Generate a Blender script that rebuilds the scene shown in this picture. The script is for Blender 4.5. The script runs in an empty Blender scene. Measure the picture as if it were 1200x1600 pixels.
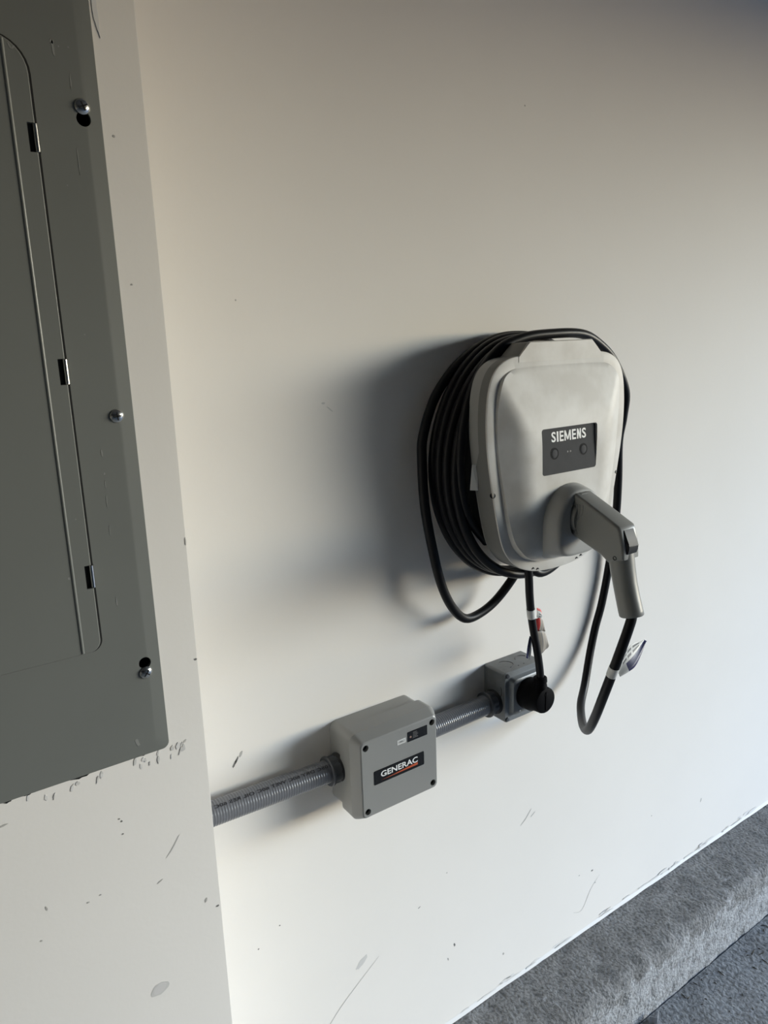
import bpy, bmesh, math, random
from mathutils import Vector, Matrix, noise

random.seed(7)
scene = bpy.context.scene
C = scene.collection
R = math.radians

# ------------------------------------------------------------------ camera
EYE = 1.565                                   # lens height above the garage floor
cam_d = bpy.data.cameras.new('camera')
cam = bpy.data.objects.new('camera', cam_d)
C.objects.link(cam)
scene.camera = cam
cam_d.sensor_fit = 'VERTICAL'
cam_d.sensor_height = 36.0
cam_d.lens = 1178.2 * 36.0 / 1600.0
cam_d.clip_start = 0.02
yaw, pit, rol = R(34.729), R(13.271), R(-1.915)
fw = Vector((math.sin(yaw) * math.cos(pit), math.cos(yaw) * math.cos(pit), -math.sin(pit)))
rt = Vector((math.cos(yaw), -math.sin(yaw), 0))
up = rt.cross(fw)
rt, up = math.cos(rol) * rt + math.sin(rol) * up, -math.sin(rol) * rt + math.cos(rol) * up
cam.matrix_world = Matrix(((rt.x, up.x, -fw.x, 0.0), (rt.y, up.y, -fw.y, -1.0),
                           (rt.z, up.z, -fw.z, EYE), (0, 0, 0, 1)))

# ------------------------------------------------------------------ daylight
world = bpy.data.worlds.new('outdoors')
scene.world = world
world.use_nodes = True
wn = world.node_tree
bg = wn.nodes['Background']
sky = wn.nodes.new('ShaderNodeTexSky')
sky.sky_type = 'NISHITA'
sky.sun_disc = False
sky.sun_elevation = R(9.5)           # low sun, its disc switched off so only the glow remains
sky.sun_rotation = R(118)
sky.dust_density = 1.5
sky.ozone_density = 6.0
wn.links.new(sky.outputs[0], bg.inputs[0])
bg.inputs[1].default_value = 0.30

DOOR_X, DOOR_Y0, DOOR_Y1, DOOR_H = 4.5, -0.9, -5.0, 2.25
por_d = bpy.data.lights.new('door_portal', 'AREA')       # sampling portal in the real door opening
por_d.shape = 'RECTANGLE'
por_d.size = DOOR_H
por_d.size_y = DOOR_Y0 - DOOR_Y1
por_d.cycles.is_portal = True
por = bpy.data.objects.new('door_portal', por_d)
C.objects.link(por)
por.location = (DOOR_X, (DOOR_Y0 + DOOR_Y1) / 2, DOOR_H / 2)
por.rotation_euler = (0, R(90), 0)

vs = scene.view_settings
vs.view_transform = 'Standard'
vs.look = 'None'
vs.gamma = 1.0
vs.use_curve_mapping = False
vs.exposure = 2.42


# ------------------------------------------------------------------ materials
def mat(name, color, rough=0.5, metal=0.0, spec=0.5, noise_amt=0.0, noise_scale=30.0, bump=0.0,
        bump_scale=200.0, bump_dist=0.001, coat=0.0, color2=None, detail=4.0, rough_var=0.0, stretch=(1, 1, 1)):
    m = bpy.data.materials.new(name)
    m.use_nodes = True
    nt = m.node_tree
    b = nt.nodes['Principled BSDF']
    b.inputs['Base Color'].default_value = (*color, 1)
    b.inputs['Roughness'].default_value = rough
    b.inputs['Metallic'].default_value = metal
    b.inputs['Specular IOR Level'].default_value = spec
    b.inputs['Coat Weight'].default_value = coat
    tc = nt.nodes.new('ShaderNodeTexCoord')
    mp = nt.nodes.new('ShaderNodeMapping')
    mp.inputs['Scale'].default_value = stretch
    nt.links.new(tc.outputs['Object'], mp.inputs[0])
    if noise_amt > 0:
        n = nt.nodes.new('ShaderNodeTexNoise')
        n.inputs['Scale'].default_value = noise_scale
        n.inputs['Detail'].default_value = detail
        nt.links.new(mp.outputs[0], n.inputs['Vector'])
        r = nt.nodes.new('ShaderNodeValToRGB')
        r.color_ramp.elements[0].position = 0.35
        r.color_ramp.elements[1].position = 0.65
        c2 = color2 or tuple(c * (1 - noise_amt) for c in color)
        r.color_ramp.elements[0].color = (*c2, 1)
        r.color_ramp.elements[1].color = (*color, 1)
        nt.links.new(n.outputs['Fac'], r.inputs[0])
        nt.links.new(r.outputs[0], b.inputs['Base Color'])
        if rough_var > 0:
            mr = nt.nodes.new('ShaderNodeMapRange')
            mr.inputs[1].default_value, mr.inputs[2].default_value = 0.3, 0.7
            mr.inputs[3].default_value, mr.inputs[4].default_value = rough - rough_var, rough + rough_var
            nt.links.new(n.outputs['Fac'], mr.inputs[0])
            nt.links.new(mr.outputs[0], b.inputs['Roughness'])
    if bump > 0:
        n2 = nt.nodes.new('ShaderNodeTexNoise')
        n2.inputs['Scale'].default_value = bump_scale
        n2.inputs['Detail'].default_value = 6
        nt.links.new(mp.outputs[0], n2.inputs['Vector'])
        bp = nt.nodes.new('ShaderNodeBump')
        bp.inputs['Strength'].default_value = bump
        bp.inputs['Distance'].default_value = bump_dist
        nt.links.new(n2.outputs['Fac'], bp.inputs['Height'])
        nt.links.new(bp.outputs[0], b.inputs['Normal'])
    return m


M = {}
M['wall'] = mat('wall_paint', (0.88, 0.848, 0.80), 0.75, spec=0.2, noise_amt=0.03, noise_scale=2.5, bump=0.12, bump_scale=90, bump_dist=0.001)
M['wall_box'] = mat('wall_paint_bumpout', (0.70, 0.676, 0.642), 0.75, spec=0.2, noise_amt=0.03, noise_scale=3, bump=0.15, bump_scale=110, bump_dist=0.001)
M['room'] = mat('room_paint', (0.17, 0.163, 0.155), 0.8, noise_amt=0.05, noise_scale=2)
M['ceiling'] = mat('ceiling_paint', (0.22, 0.213, 0.205), 0.85, noise_amt=0.05, noise_scale=2)
M['drive'] = mat('driveway_concrete', (0.13, 0.125, 0.115), 0.9, noise_amt=0.1, noise_scale=3)
M['panel'] = mat('panel_enamel', (0.19, 0.198, 0.184), 0.38, spec=0.5, noise_amt=0.05, noise_scale=6, bump=0.03, bump_scale=400, bump_dist=0.0005)
M['steel'] = mat('bright_steel', (0.72, 0.71, 0.68), 0.22, metal=1.0)
M['black_void'] = mat('dark_recess', (0.01, 0.01, 0.01), 0.9)
M['shell'] = mat('charger_plastic', (0.60, 0.595, 0.565), 0.42, spec=0.4, bump=0.05, bump_scale=900, bump_dist=0.0003)
M['shell_dirty'] = mat('charger_plastic_dusty', (0.70, 0.685, 0.65), 0.5, spec=0.35, noise_amt=0.2, noise_scale=16, detail=9, color2=(0.57, 0.545, 0.50), bump=0.05, bump_scale=900, bump_dist=0.0003)
M['skirt'] = mat('charger_side_shade', (0.15, 0.15, 0.143), 0.45, spec=0.4)  # darker copy of the cover plastic, shade on its sides put into the colour
M['back'] = mat('back_shell_plastic', (0.28, 0.28, 0.268), 0.35)
M['hub'] = mat('hub_plastic', (0.03, 0.03, 0.03), 0.6)
M['label'] = mat('label_grey', (0.070, 0.070, 0.072), 0.75, spec=0.15, noise_amt=0.08, noise_scale=60)
M['button'] = mat('button_grey', (0.075, 0.075, 0.078), 0.75, spec=0.15)
M['black_gloss'] = mat('black_gloss', (0.008, 0.008, 0.008), 0.25)
M['white_ink'] = mat('white_ink', (0.86, 0.86, 0.84), 0.5)
M['grey_ink'] = mat('grey_ink', (0.17, 0.17, 0.17), 0.5)
M['dark_ink'] = mat('dark_ink', (0.02, 0.02, 0.025), 0.6)
M['orange_ink'] = mat('orange_ink', (0.50, 0.085, 0.025), 0.5)
M['red_ink'] = mat('red_ink', (0.62, 0.045, 0.04), 0.5)
M['blue_ink'] = mat('blue_ink', (0.012, 0.014, 0.085), 0.45)
M['cable'] = mat('cable_rubber', (0.006, 0.006, 0.007), 0.42, spec=0.22, bump=0.06, bump_scale=300, bump_dist=0.0004)
M['handle'] = mat('connector_plastic', (0.25, 0.25, 0.235), 0.38, spec=0.45, bump=0.05, bump_scale=900, bump_dist=0.0003)
M['trigger'] = mat('trigger_rubber', (0.02, 0.02, 0.021), 0.5, spec=0.3)
M['holster'] = mat('holster_plastic', (0.40, 0.397, 0.378), 0.45, spec=0.4)
M['gbox'] = mat('module_box_plastic', (0.29, 0.29, 0.278), 0.36, spec=0.5, bump=0.08, bump_scale=1200, bump_dist=0.0003)
M['conduit'] = mat('conduit_pvc', (0.15, 0.155, 0.17), 0.28, spec=0.6)
M['fitting'] = mat('fitting_nylon', (0.075, 0.08, 0.09), 0.35)
M['fitting_dark'] = mat('fitting_seal', (0.012, 0.012, 0.013), 0.5)
M['obox'] = mat('outlet_box_steel', (0.20, 0.21, 0.215), 0.42, metal=0.25, noise_amt=0.3, noise_scale=45, rough_var=0.1)
M['oplate'] = mat('cover_steel', (0.22, 0.235, 0.245), 0.40, metal=0.3, noise_amt=0.08, noise_scale=30)
M['plug'] = mat('plug_rubber', (0.003, 0.003, 0.004), 0.6, spec=0.06)
M['paper'] = mat('label_paper', (0.68, 0.68, 0.66), 0.5)
M['tan_paper'] = mat('tan_paper', (0.36, 0.32, 0.27), 0.6)
M['scuff_dark'] = mat('scuff_dark', (0.20, 0.195, 0.185), 0.7)
M['scuff_mid'] = mat('scuff_mid', (0.47, 0.455, 0.43), 0.7)
M['scuff_soft'] = mat('scuff_soft', (0.66, 0.645, 0.62), 0.6)
M['chip_white'] = mat('chipped_paint', (0.78, 0.765, 0.745), 0.7)
M['scratch_light'] = mat('light_scratch', (0.27, 0.275, 0.26), 0.5)
M['debris'] = mat('dry_debris', (0.07, 0.06, 0.045), 0.9, noise_amt=0.5, noise_scale=40)
M['sheet'] = mat('galvanised_sheet', (0.62, 0.63, 0.66), 0.3, metal=0.7)


def concrete(name, base, dark, light, scale):
    m = bpy.data.materials.new(name)
    m.use_nodes = True
    nt = m.node_tree
    b = nt.nodes['Principled BSDF']
    b.inputs['Roughness'].default_value = 0.85
    tc = nt.nodes.new('ShaderNodeTexCoord')
    n1 = nt.nodes.new('ShaderNodeTexNoise')
    n1.inputs['Scale'].default_value = scale
    n1.inputs['Detail'].default_value = 9
    n1.inputs['Roughness'].default_value = 0.65
    n2 = nt.nodes.new('ShaderNodeTexNoise')
    n2.inputs['Scale'].default_value = scale * 9
    n2.inputs['Detail'].default_value = 6
    for n in (n1, n2):
        nt.links.new(tc.outputs['Object'], n.inputs['Vector'])
    r1 = nt.nodes.new('ShaderNodeValToRGB')
    e = r1.color_ramp.elements
    e[0].position, e[0].color = 0.30, (*dark, 1)
    e[1].position, e[1].color = 0.72, (*light, 1)
    mid = e.new(0.5)
    mid.color = (*base, 1)
    nt.links.new(n1.outputs['Fac'], r1.inputs[0])
    r2 = nt.nodes.new('ShaderNodeValToRGB')
    e = r2.color_ramp.elements
    e[0].position, e[0].color = 0.33, (0.38, 0.38, 0.38, 1)
    e[1].position, e[1].color = 0.55, (1, 1, 1, 1)
    nt.links.new(n2.outputs['Fac'], r2.inputs[0])
    mx = nt.nodes.new('ShaderNodeMix')
    mx.data_type = 'RGBA'
    mx.blend_type = 'MULTIPLY'
    mx.inputs[0].default_value = 0.8
    nt.links.new(r1.outputs[0], mx.inputs[6])
    nt.links.new(r2.outputs[0], mx.inputs[7])
    nt.links.new(mx.outputs[2], b.inputs['Base Color'])
    bp = nt.nodes.new('ShaderNodeBump')
    bp.inputs['Strength'].default_value = 0.7
    bp.inputs['Distance'].default_value = 0.007
    nt.links.new(n2.outputs['Fac'], bp.inputs['Height'])
    nt.links.new(bp.outputs[0], b.inputs['Normal'])
    return m


M['curb'] = concrete('curb_concrete', (0.235, 0.232, 0.225), (0.15, 0.147, 0.14), (0.31, 0.31, 0.305), 16)
def skim_coat(m, z_mid):
    """pale cement skim that covers the curb's face, with a ragged upper edge and worn holes"""
    nt = m.node_tree
    b = nt.nodes['Principled BSDF']
    base = b.inputs['Base Color'].links[0].from_socket
    tc = nt.nodes.new('ShaderNodeTexCoord')
    sp = nt.nodes.new('ShaderNodeSeparateXYZ')
    nt.links.new(tc.outputs['Object'], sp.inputs[0])
    n = nt.nodes.new('ShaderNodeTexNoise')
    n.inputs['Scale'].default_value = 22
    n.inputs['Detail'].default_value = 8
    n.inputs['Roughness'].default_value = 0.7
    nt.links.new(tc.outputs['Object'], n.inputs['Vector'])
    mr = nt.nodes.new('ShaderNodeMapRange')
    for k, val in enumerate((0.3, 0.7, -0.05, 0.05)):
        mr.inputs[k + 1].default_value = val
    nt.links.new(n.outputs['Fac'], mr.inputs[0])
    ad = nt.nodes.new('ShaderNodeMath')
    nt.links.new(sp.outputs['Z'], ad.inputs[0])
    nt.links.new(mr.outputs[0], ad.inputs[1])
    m2 = nt.nodes.new('ShaderNodeMapRange')
    m2.inputs[1].default_value, m2.inputs[2].default_value = z_mid + 0.012, z_mid - 0.012
    nt.links.new(ad.outputs[0], m2.inputs[0])
    n3 = nt.nodes.new('ShaderNodeTexNoise')
    n3.inputs['Scale'].default_value = 60
    n3.inputs['Detail'].default_value = 7
    nt.links.new(tc.outputs['Object'], n3.inputs['Vector'])
    r = nt.nodes.new('ShaderNodeValToRGB')
    e = r.color_ramp.elements
    e[0].position, e[0].color = 0.32, (0.22, 0.22, 0.215, 1)
    e[1].position, e[1].color = 0.56, (0.39, 0.395, 0.40, 1)
    nt.links.new(n3.outputs['Fac'], r.inputs[0])
    mx = nt.nodes.new('ShaderNodeMix')
    mx.data_type = 'RGBA'
    nt.links.new(m2.outputs[0], mx.inputs[0])
    nt.links.new(base, mx.inputs[6])
    nt.links.new(r.outputs[0], mx.inputs[7])
    nt.links.new(mx.outputs[2], b.inputs['Base Color'])
skim_coat(M['curb'], 0.118)
M['floor'] = concrete('floor_concrete', (0.31, 0.315, 0.315), (0.20, 0.20, 0.197), (0.38, 0.387, 0.39), 11)


# ------------------------------------------------------------------ mesh helpers
def wloc(o):
    v = Vector(o.location)
    while o.parent:
        o = o.parent
        v += Vector(o.location)
    return v


def obj(name, verts, faces, m, parent=None, smooth=None, loc=(0, 0, 0)):
    """One mesh object. verts are world coordinates; they are stored relative to the parent."""
    off = wloc(parent) if parent else Vector(loc)
    me = bpy.data.meshes.new(name)
    me.from_pydata([Vector(v) - off for v in verts], [], faces)
    me.validate()
    o = bpy.data.objects.new(name, me)
    C.objects.link(o)
    if parent:
        o.parent = parent
    else:
        o.location = loc
    if m:
        me.materials.append(m if not isinstance(m, str) else M[m])
    bm = bmesh.new()
    bm.from_mesh(me)
    bmesh.ops.recalc_face_normals(bm, faces=bm.faces)
    bm.to_mesh(me)
    bm.free()
    if smooth is not None:
        shade(o, smooth)
    return o


def shade(o, deg=40):
    me = o.data
    for p in me.polygons:
        p.use_smooth = True
    me.set_sharp_from_angle(angle=R(deg))


def bm_obj(name, bm, m, parent=None, smooth=None, loc=(0, 0, 0)):
    bm.verts.ensure_lookup_table()
    bm.verts.index_update()
    vs_ = [v.co.copy() for v in bm.verts]
    fs_ = [[v.index for v in f.verts] for f in bm.faces]
    bm.free()
    return obj(name, vs_, fs_, m, parent, smooth, loc)


def box_bm(x0, x1, y0, y1, z0, z1, bev=0.0, seg=2):
    bm = bmesh.new()
    bmesh.ops.create_cube(bm, size=1)
    for v in bm.verts:
        v.co = Vector(((x0 + x1) / 2 + v.co.x * (x1 - x0), (y0 + y1) / 2 + v.co.y * (y1 - y0), (z0 + z1) / 2 + v.co.z * (z1 - z0)))
    if bev > 0:
        bmesh.ops.bevel(bm, geom=bm.edges[:], offset=bev, segments=seg, profile=0.5, affect='EDGES')
    return bm


def box(name, x0, x1, y0, y1, z0, z1, m, parent=None, bev=0.0, seg=2, loc=(0, 0, 0)):
    return bm_obj(name, box_bm(x0, x1, y0, y1, z0, z1, bev, seg), m, parent, 35 if bev else None, loc)


def empty(name, loc, label=None, cat=None, group=None):
    o = bpy.data.objects.new(name, None)
    o.empty_display_size = 0.05
    C.objects.link(o)
    o.location = loc
    tag(o, label, cat, group)
    return o


def tag(o, label=None, cat=None, group=None, kind=None):
    if label:
        o['label'] = label
    if cat:
        o['category'] = cat
    if group:
        o['group'] = group
    if kind:
        o['kind'] = kind
    return o


def loft(rings, cap0=True, cap1=True, closed=True):
    """rings: list of equal-length point lists -> verts, faces"""
    v, f = [], []
    n = len(rings[0])
    for r in rings:
        v += [Vector(p) for p in r]
    for i in range(len(rings) - 1):
        for j in range(n if closed else n - 1):
            a, b = i * n + j, i * n + (j + 1) % n
            f.append([a, b, b + n, a + n])
    if cap0:
        f.append(list(range(n))[::-1])
    if cap1:
        f.append(list(range((len(rings) - 1) * n, len(rings) * n)))
    return v, f


def catmull(pts, sub=8, closed=False):
    pts = [Vector(p) for p in pts]
    n = len(pts)
    out = []
    for i in range(n if closed else n - 1):
        if closed:
            p0, p1, p2, p3 = pts[i - 1], pts[i], pts[(i + 1) % n], pts[(i + 2) % n]
        else:
            p0, p1, p2, p3 = pts[max(i - 1, 0)], pts[i], pts[i + 1], pts[min(i + 2, n - 1)]
        for k in range(sub):
            t = k / sub
            out.append(0.5 * ((2 * p1) + (p2 - p0) * t + (2 * p0 - 5 * p1 + 4 * p2 - p3) * t * t + (3 * p1 - p0 - 3 * p2 + p3) * t ** 3))
    if not closed:
        out.append(pts[-1])
    return out


def tube(path, rad, sides=16, cap=True):
    """sweep a circle along a path with parallel transport; rad is a number or a function of the index"""
    path = [Vector(p) for p in path]
    n = len(path)
    t0 = (path[1] - path[0]).normalized()
    u = t0.orthogonal().normalized()
    rings = []
    for i, p in enumerate(path):
        t = (path[min(i + 1, n - 1)] - path[max(i - 1, 0)]).normalized()
        u = (u - t * u.dot(t)).normalized()
        w = t.cross(u)
        r = rad(i) if callable(rad) else rad
        rings.append([p + r * (math.cos(2 * math.pi * k / sides) * u + math.sin(2 * math.pi * k / sides) * w) for k in range(sides)])
    return loft(rings, cap, cap)


def lathe(axis_o, axis_d, prof, sides=32, cap0=True, cap1=True):
    """prof: list of (distance along axis, radius)"""
    o, d = Vector(axis_o), Vector(axis_d).normalized()
    u = d.orthogonal().normalized()
    w = d.cross(u)
    rings = [[o + d * s + r * (math.cos(2 * math.pi * k / sides) * u + math.sin(2 * math.pi * k / sides) * w) for k in range(sides)] for s, r in prof]
    return loft(rings, cap0, cap1)


def rrect(x0, x1, z0, z1, r, n=6):
    """rounded rectangle outline as (x, z) pairs; r may be a 4-tuple (bl, br, tr, tl)"""
    rr = r if isinstance(r, (tuple, list)) else (r,) * 4
    out = []
    for (cx, cz, a0, q) in ((x0 + rr[0], z0 + rr[0], 180, rr[0]), (x1 - rr[1], z0 + rr[1], 270, rr[1]),
                            (x1 - rr[2], z1 - rr[2], 0, rr[2]), (x0 + rr[3], z1 - rr[3], 90, rr[3])):
        for k in range(n + 1):
            a = R(a0 + 90 * k / n)
            out.append((cx + q * math.cos(a), cz + q * math.sin(a)))
    return out


def plate(name, outline, y_back, y_front, m, parent=None, bev=0.0, smooth=35, loc=(0, 0, 0)):
    """a sheet parallel to the wall: outline of (x, z), from y_back (deeper) to y_front (nearer the room)"""
    cx = sum(p[0] for p in outline) / len(outline)
    cz = sum(p[1] for p in outline) / len(outline)
    hx = max(abs(p[0] - cx) for p in outline)
    hz = max(abs(p[1] - cz) for p in outline)
    ins = [(cx + (p[0] - cx) * (1 - bev / hx), cz + (p[1] - cz) * (1 - bev / hz)) for p in outline]
    rings = [[(x, y_back, z) for x, z in outline], [(x, y_front + bev, z) for x, z in outline]]
    if bev > 0:
        rings.append([(x, y_front, z) for x, z in ins])
    v, f = loft(rings)
    return obj(name, v, f, m, parent, smooth, loc)


def text_verts(body, size, bold=0.0, xscale=1.0, spacing=1.0, shear=0.0):
    cu = bpy.data.curves.new('lettering', 'FONT')
    cu.body = body
    cu.size = size
    cu.offset = bold * size
    cu.space_character = spacing
    cu.shear = shear
    cu.align_x = 'CENTER'
    cu.align_y = 'CENTER'
    cu.resolution_u = 3
    o = bpy.data.objects.new('lettering', cu)
    C.objects.link(o)
    dg = bpy.context.evaluated_depsgraph_get()
    me = bpy.data.meshes.new_from_object(o.evaluated_get(dg))
    v = [(p.co.x * xscale, p.co.y) for p in me.vertices]
    f = [list(p.vertices) for p in me.polygons]
    bpy.data.objects.remove(o)
    bpy.data.curves.remove(cu)
    bpy.data.meshes.remove(me)
    return v, f


def lettering(name, body, cx, y, cz, size, m, parent, width=None, height=None, bold=0.0, spacing=1.0, shear=0.0, yfun=None):
    v, f = text_verts(body, size, bold, 1.0, spacing, shear)
    xs = [p[0] for p in v]
    zs = [p[1] for p in v]
    sx = width / (max(xs) - min(xs)) if width else 1
    sz = height / (max(zs) - min(zs)) if height else 1
    mx, mz = (max(xs) + min(xs)) / 2, (max(zs) + min(zs)) / 2
    pts = [(cx + (p[0] - mx) * sx, cz + (p[1] - mz) * sz) for p in v]
    return obj(name, [(x, yfun(x, z) if yfun else y, z) for x, z in pts], f, m, parent)


def cut(o, cutters, remove=True):
    """boolean-difference cutters (mesh objects in world coordinates, unparented) out of o, applied to the mesh"""
    for c in cutters:
        md = o.modifiers.new('cut', 'BOOLEAN')
        md.operation = 'DIFFERENCE'
        md.solver = 'EXACT'
        md.object = c
    bpy.context.view_layer.update()
    dg = bpy.context.evaluated_depsgraph_get()
    me = bpy.data.meshes.new_from_object(o.evaluated_get(dg))
    old = o.data
    o.modifiers.clear()
    o.data = me
    me.name = old.name
    for c in cutters:
        bpy.data.objects.remove(c)


def structure(name, o):
    o['kind'] = 'structure'
    return o


# ------------------------------------------------------------------ the garage
BUMP = 0.20                                    # how far the boxed-out wall stands proud of the main wall
EDGE_X = 0.2832
H = 2.75
BACK_X, OPP_Y = -3.2, -7.2
BASE = EYE - 1.403                             # lower edge of the painted wall, on top of the concrete curb

wall = structure('wall_right', box('wall_right', 0.0, DOOR_X, 0.0, 0.15, BASE, H, 'wall'))
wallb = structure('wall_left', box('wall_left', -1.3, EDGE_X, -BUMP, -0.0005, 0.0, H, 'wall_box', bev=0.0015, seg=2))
structure('wall_far', box('wall_far', BACK_X, -0.0005, 0.0, 0.15, 0.0, H, 'wall'))
structure('wall_back', box('wall_back', BACK_X - 0.15, BACK_X, OPP_Y, 0.15, 0, H, 'room'))
structure('wall_opposite', box('wall_opposite', BACK_X, DOOR_X, OPP_Y - 0.15, OPP_Y, 0, H, 'room'))
structure('ceiling', box('ceiling', BACK_X - 0.15, DOOR_X + 0.2, OPP_Y - 0.15, 0.15, H, H + 0.15, 'ceiling'))
# front wall with the open garage door
v, f = [], []
for (y0, y1, z0, z1) in ((0.15, DOOR_Y0, 0, H), (DOOR_Y1, OPP_Y - 0.15, 0, H), (DOOR_Y0, DOOR_Y1, DOOR_H, H)):
    k = len(v)
    bmx = box_bm(DOOR_X + 0.001, DOOR_X + 0.2, min(y0, y1), max(y0, y1), z0, z1)
    bmx.verts.index_update()
    v += [q.co.copy() for q in bmx.verts]
    f += [[q.index + k for q in g.verts] for g in bmx.faces]
    bmx.free()
structure('wall_front', obj('wall_front', v, f, 'room'))
structure('ground', box('ground', DOOR_X, DOOR_X + 400, -400, 400, -0.12, -0.02, 'drive'))

# floor slab, ending in a thin dark gap at the curb
CURB_Y = -0.147
floor = structure('floor', box('floor', BACK_X - 0.15, DOOR_X, OPP_Y - 0.15, CURB_Y - 0.003, -0.12, 0.0, 'floor'))
structure('footing', box('footing', 0.0, DOOR_X, CURB_Y - 0.003, 0.15, -0.12, -0.02, 'black_void'))

# the concrete curb: rough top, worn rounded edge, rough face
prof = []
def arc_prof():
    top, edge_r = BASE - 0.002, 0.016
    p = [(0.0, top)]
    for i in range(1, 17):
        p.append((CURB_Y * 0.84 * i / 16, top - 0.004 * (i / 16)))
    y0, z0 = CURB_Y * 0.84, top - 0.004
    for i in range(1, 8):
        a = R(90 * i / 7)
        p.append((y0 - (abs(CURB_Y) * 0.16) * math.sin(a), z0 - 0.026 * (1 - math.cos(a))))
    zl = p[-1][1]
    for i in range(1, 23):
        p.append((CURB_Y + 0.0, zl + (-0.01 - zl) * i / 22))
    return p
prof = arc_prof()
NX = 520
X0C, X1C = EDGE_X, DOOR_X
rows = []
for i in range(NX + 1):
    t = i / NX
    x = X0C + (X1C - X0C) * (t ** 1.15)
    row = []
    for j, (y, z) in enumerate(prof):
        edge = 1.0 if j > 0 else 0.0
        p = Vector((x, y, z))
        n1 = noise.fractal(p * 38, 1.0, 2.0, 4)
        n2 = noise.noise(p * 7)
        d = (0.0022 * n1 + 0.0022 * n2) * edge
        if j <= 16:
            q = p + Vector((0, 0, d))
        else:
            q = p + Vector((0, -d * 1.3 if j < len(prof) - 1 else 0, d * (0.8 if j < 24 else 0)))
        q.y = max(q.y, CURB_Y - 0.0035 - 0.004 * (j < len(prof) - 4))
        row.append(q)
    rows.append(row)
npr = len(prof)
v = [q for row in rows for q in row]
f = [[i * npr + j, (i + 1) * npr + j, (i + 1) * npr + j + 1, i * npr + j + 1] for i in range(NX) for j in range(npr - 1)]
curb = obj('curb', v, f, 'curb', None, 60)
tag(curb, kind='structure')

# ------------------------------------------------------------------ electrical panel
PY = -BUMP
pt = empty('electrical_panel', (0.0727, PY, EYE - 0.4579), 'dark grey steel breaker panel with hinged door set in the boxed-out wall', 'electrical panel')
PX0, PX1, PZ0, PZ1 = -0.0955, 0.2391, EYE - 0.4579, EYE + 0.4073
out = rrect(PX0, PX1, PZ0, PZ1, 0.008, 5)
# sheet cover whose border bends back to the wall beyond the screw line
def panel_rings():
    def inset(d, r):
        return rrect(PX0 + d, PX1 - d, PZ0 + d, PZ1 - d, r, 5)
    return [[(x, PY + 0.001, z) for x, z in out], [(x, PY - 0.0022, z) for x, z in out],
            [(x, PY - 0.0030, z) for x, z in inset(0.0006, 0.0078)],
            [(x, PY - 0.00445, z) for x, z in inset(0.0145, 0.004)],
            [(x, PY - 0.0045, z) for x, z in inset(0.016, 0.004)]]
v, f = loft(panel_rings())
cover = obj('cover', v, f, 'panel', pt, 30)
DX0, DX1, DZ0, DZ1 = -0.0327, 0.1764, EYE - 0.3177, EYE + 0.2673
FY = PY - 0.0045
keyholes = []
SCR = [(0.2216, EYE + 0.2173), (0.2211, EYE - 0.0731), (0.2211, EYE - 0.3585)]
for (kx, kz) in ((0.2218, EYE + 0.2068), (0.2213, EYE - 0.3473)):
    v, f = lathe((kx, FY - 0.004, kz), (0, 1, 0), [(0, 0.0068), (0.012, 0.0068)], 20)
    keyholes.append(obj('cutter', v, f, None))
HZ = [EYE + 0.1845, EYE - 0.0258, EYE - 0.2355]
for hz in HZ:
    b = box('cutter', DX1 - 0.0068, DX1 + 0.0035, FY - 0.009, FY + 0.0035, hz - 0.0125, hz + 0.0125, None)
    keyholes.append(b)
ccut = [keyholes[0], keyholes[1]]
cut(cover, ccut)
shade(cover, 30)
for (kx, kz) in ((0.2218, EYE + 0.2068), (0.2213, EYE - 0.3473)):
    v, f = lathe((kx, FY + 0.0045, kz), (0, 1, 0), [(0, 0.0075), (0.0004, 0.0075)], 20)
    obj('keyhole', v, f, 'black_void', pt)
# door leaf: raised border strip, shallow step to the slightly sunk middle field
dout = rrect(DX0, DX1, DZ0, DZ1, (0.012, 0.012, 0.030, 0.030), 8)
def dins(d, r):
    return rrect(DX0 + d, DX1 - d, DZ0, DZ1, r, 8)
rings = [[(x, FY - 0.0014, z) for x, z in dout], [(x, FY - 0.0046, z) for x, z in dout]]
rr2 = rrect(DX0 + 0.0008, DX1 - 0.0008, DZ0 + 0.0008, DZ1 - 0.0008, (0.0115, 0.0115, 0.0295, 0.0295), 8)
rings.append([(x, FY - 0.0054, z) for x, z in rr2])
v, f = loft(rings)
door = obj('door', v, f, 'panel', pt, 30)
sg = rrect(DX0 - 0.0012, DX1 + 0.0030, DZ0 - 0.0016, DZ1 + 0.0022, (0.0125, 0.0125, 0.0310, 0.0310), 8)
v, f = loft([[(x, FY + 0.0002, z) for x, z in sg], [(x, FY - 0.0004, z) for x, z in sg]])
obj('door_gap_shade', v, f, 'black_void', pt)  # black sheet that paints the shade in the gap round the door
v, f = loft([[(x, FY - 0.0002, z) for x, z in rr2], [(x, FY - 0.0015, z) for x, z in rr2]])
obj('door_back', v, f, 'black_void', door)
cut(door, keyholes[2:])
shade(door, 30)
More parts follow.
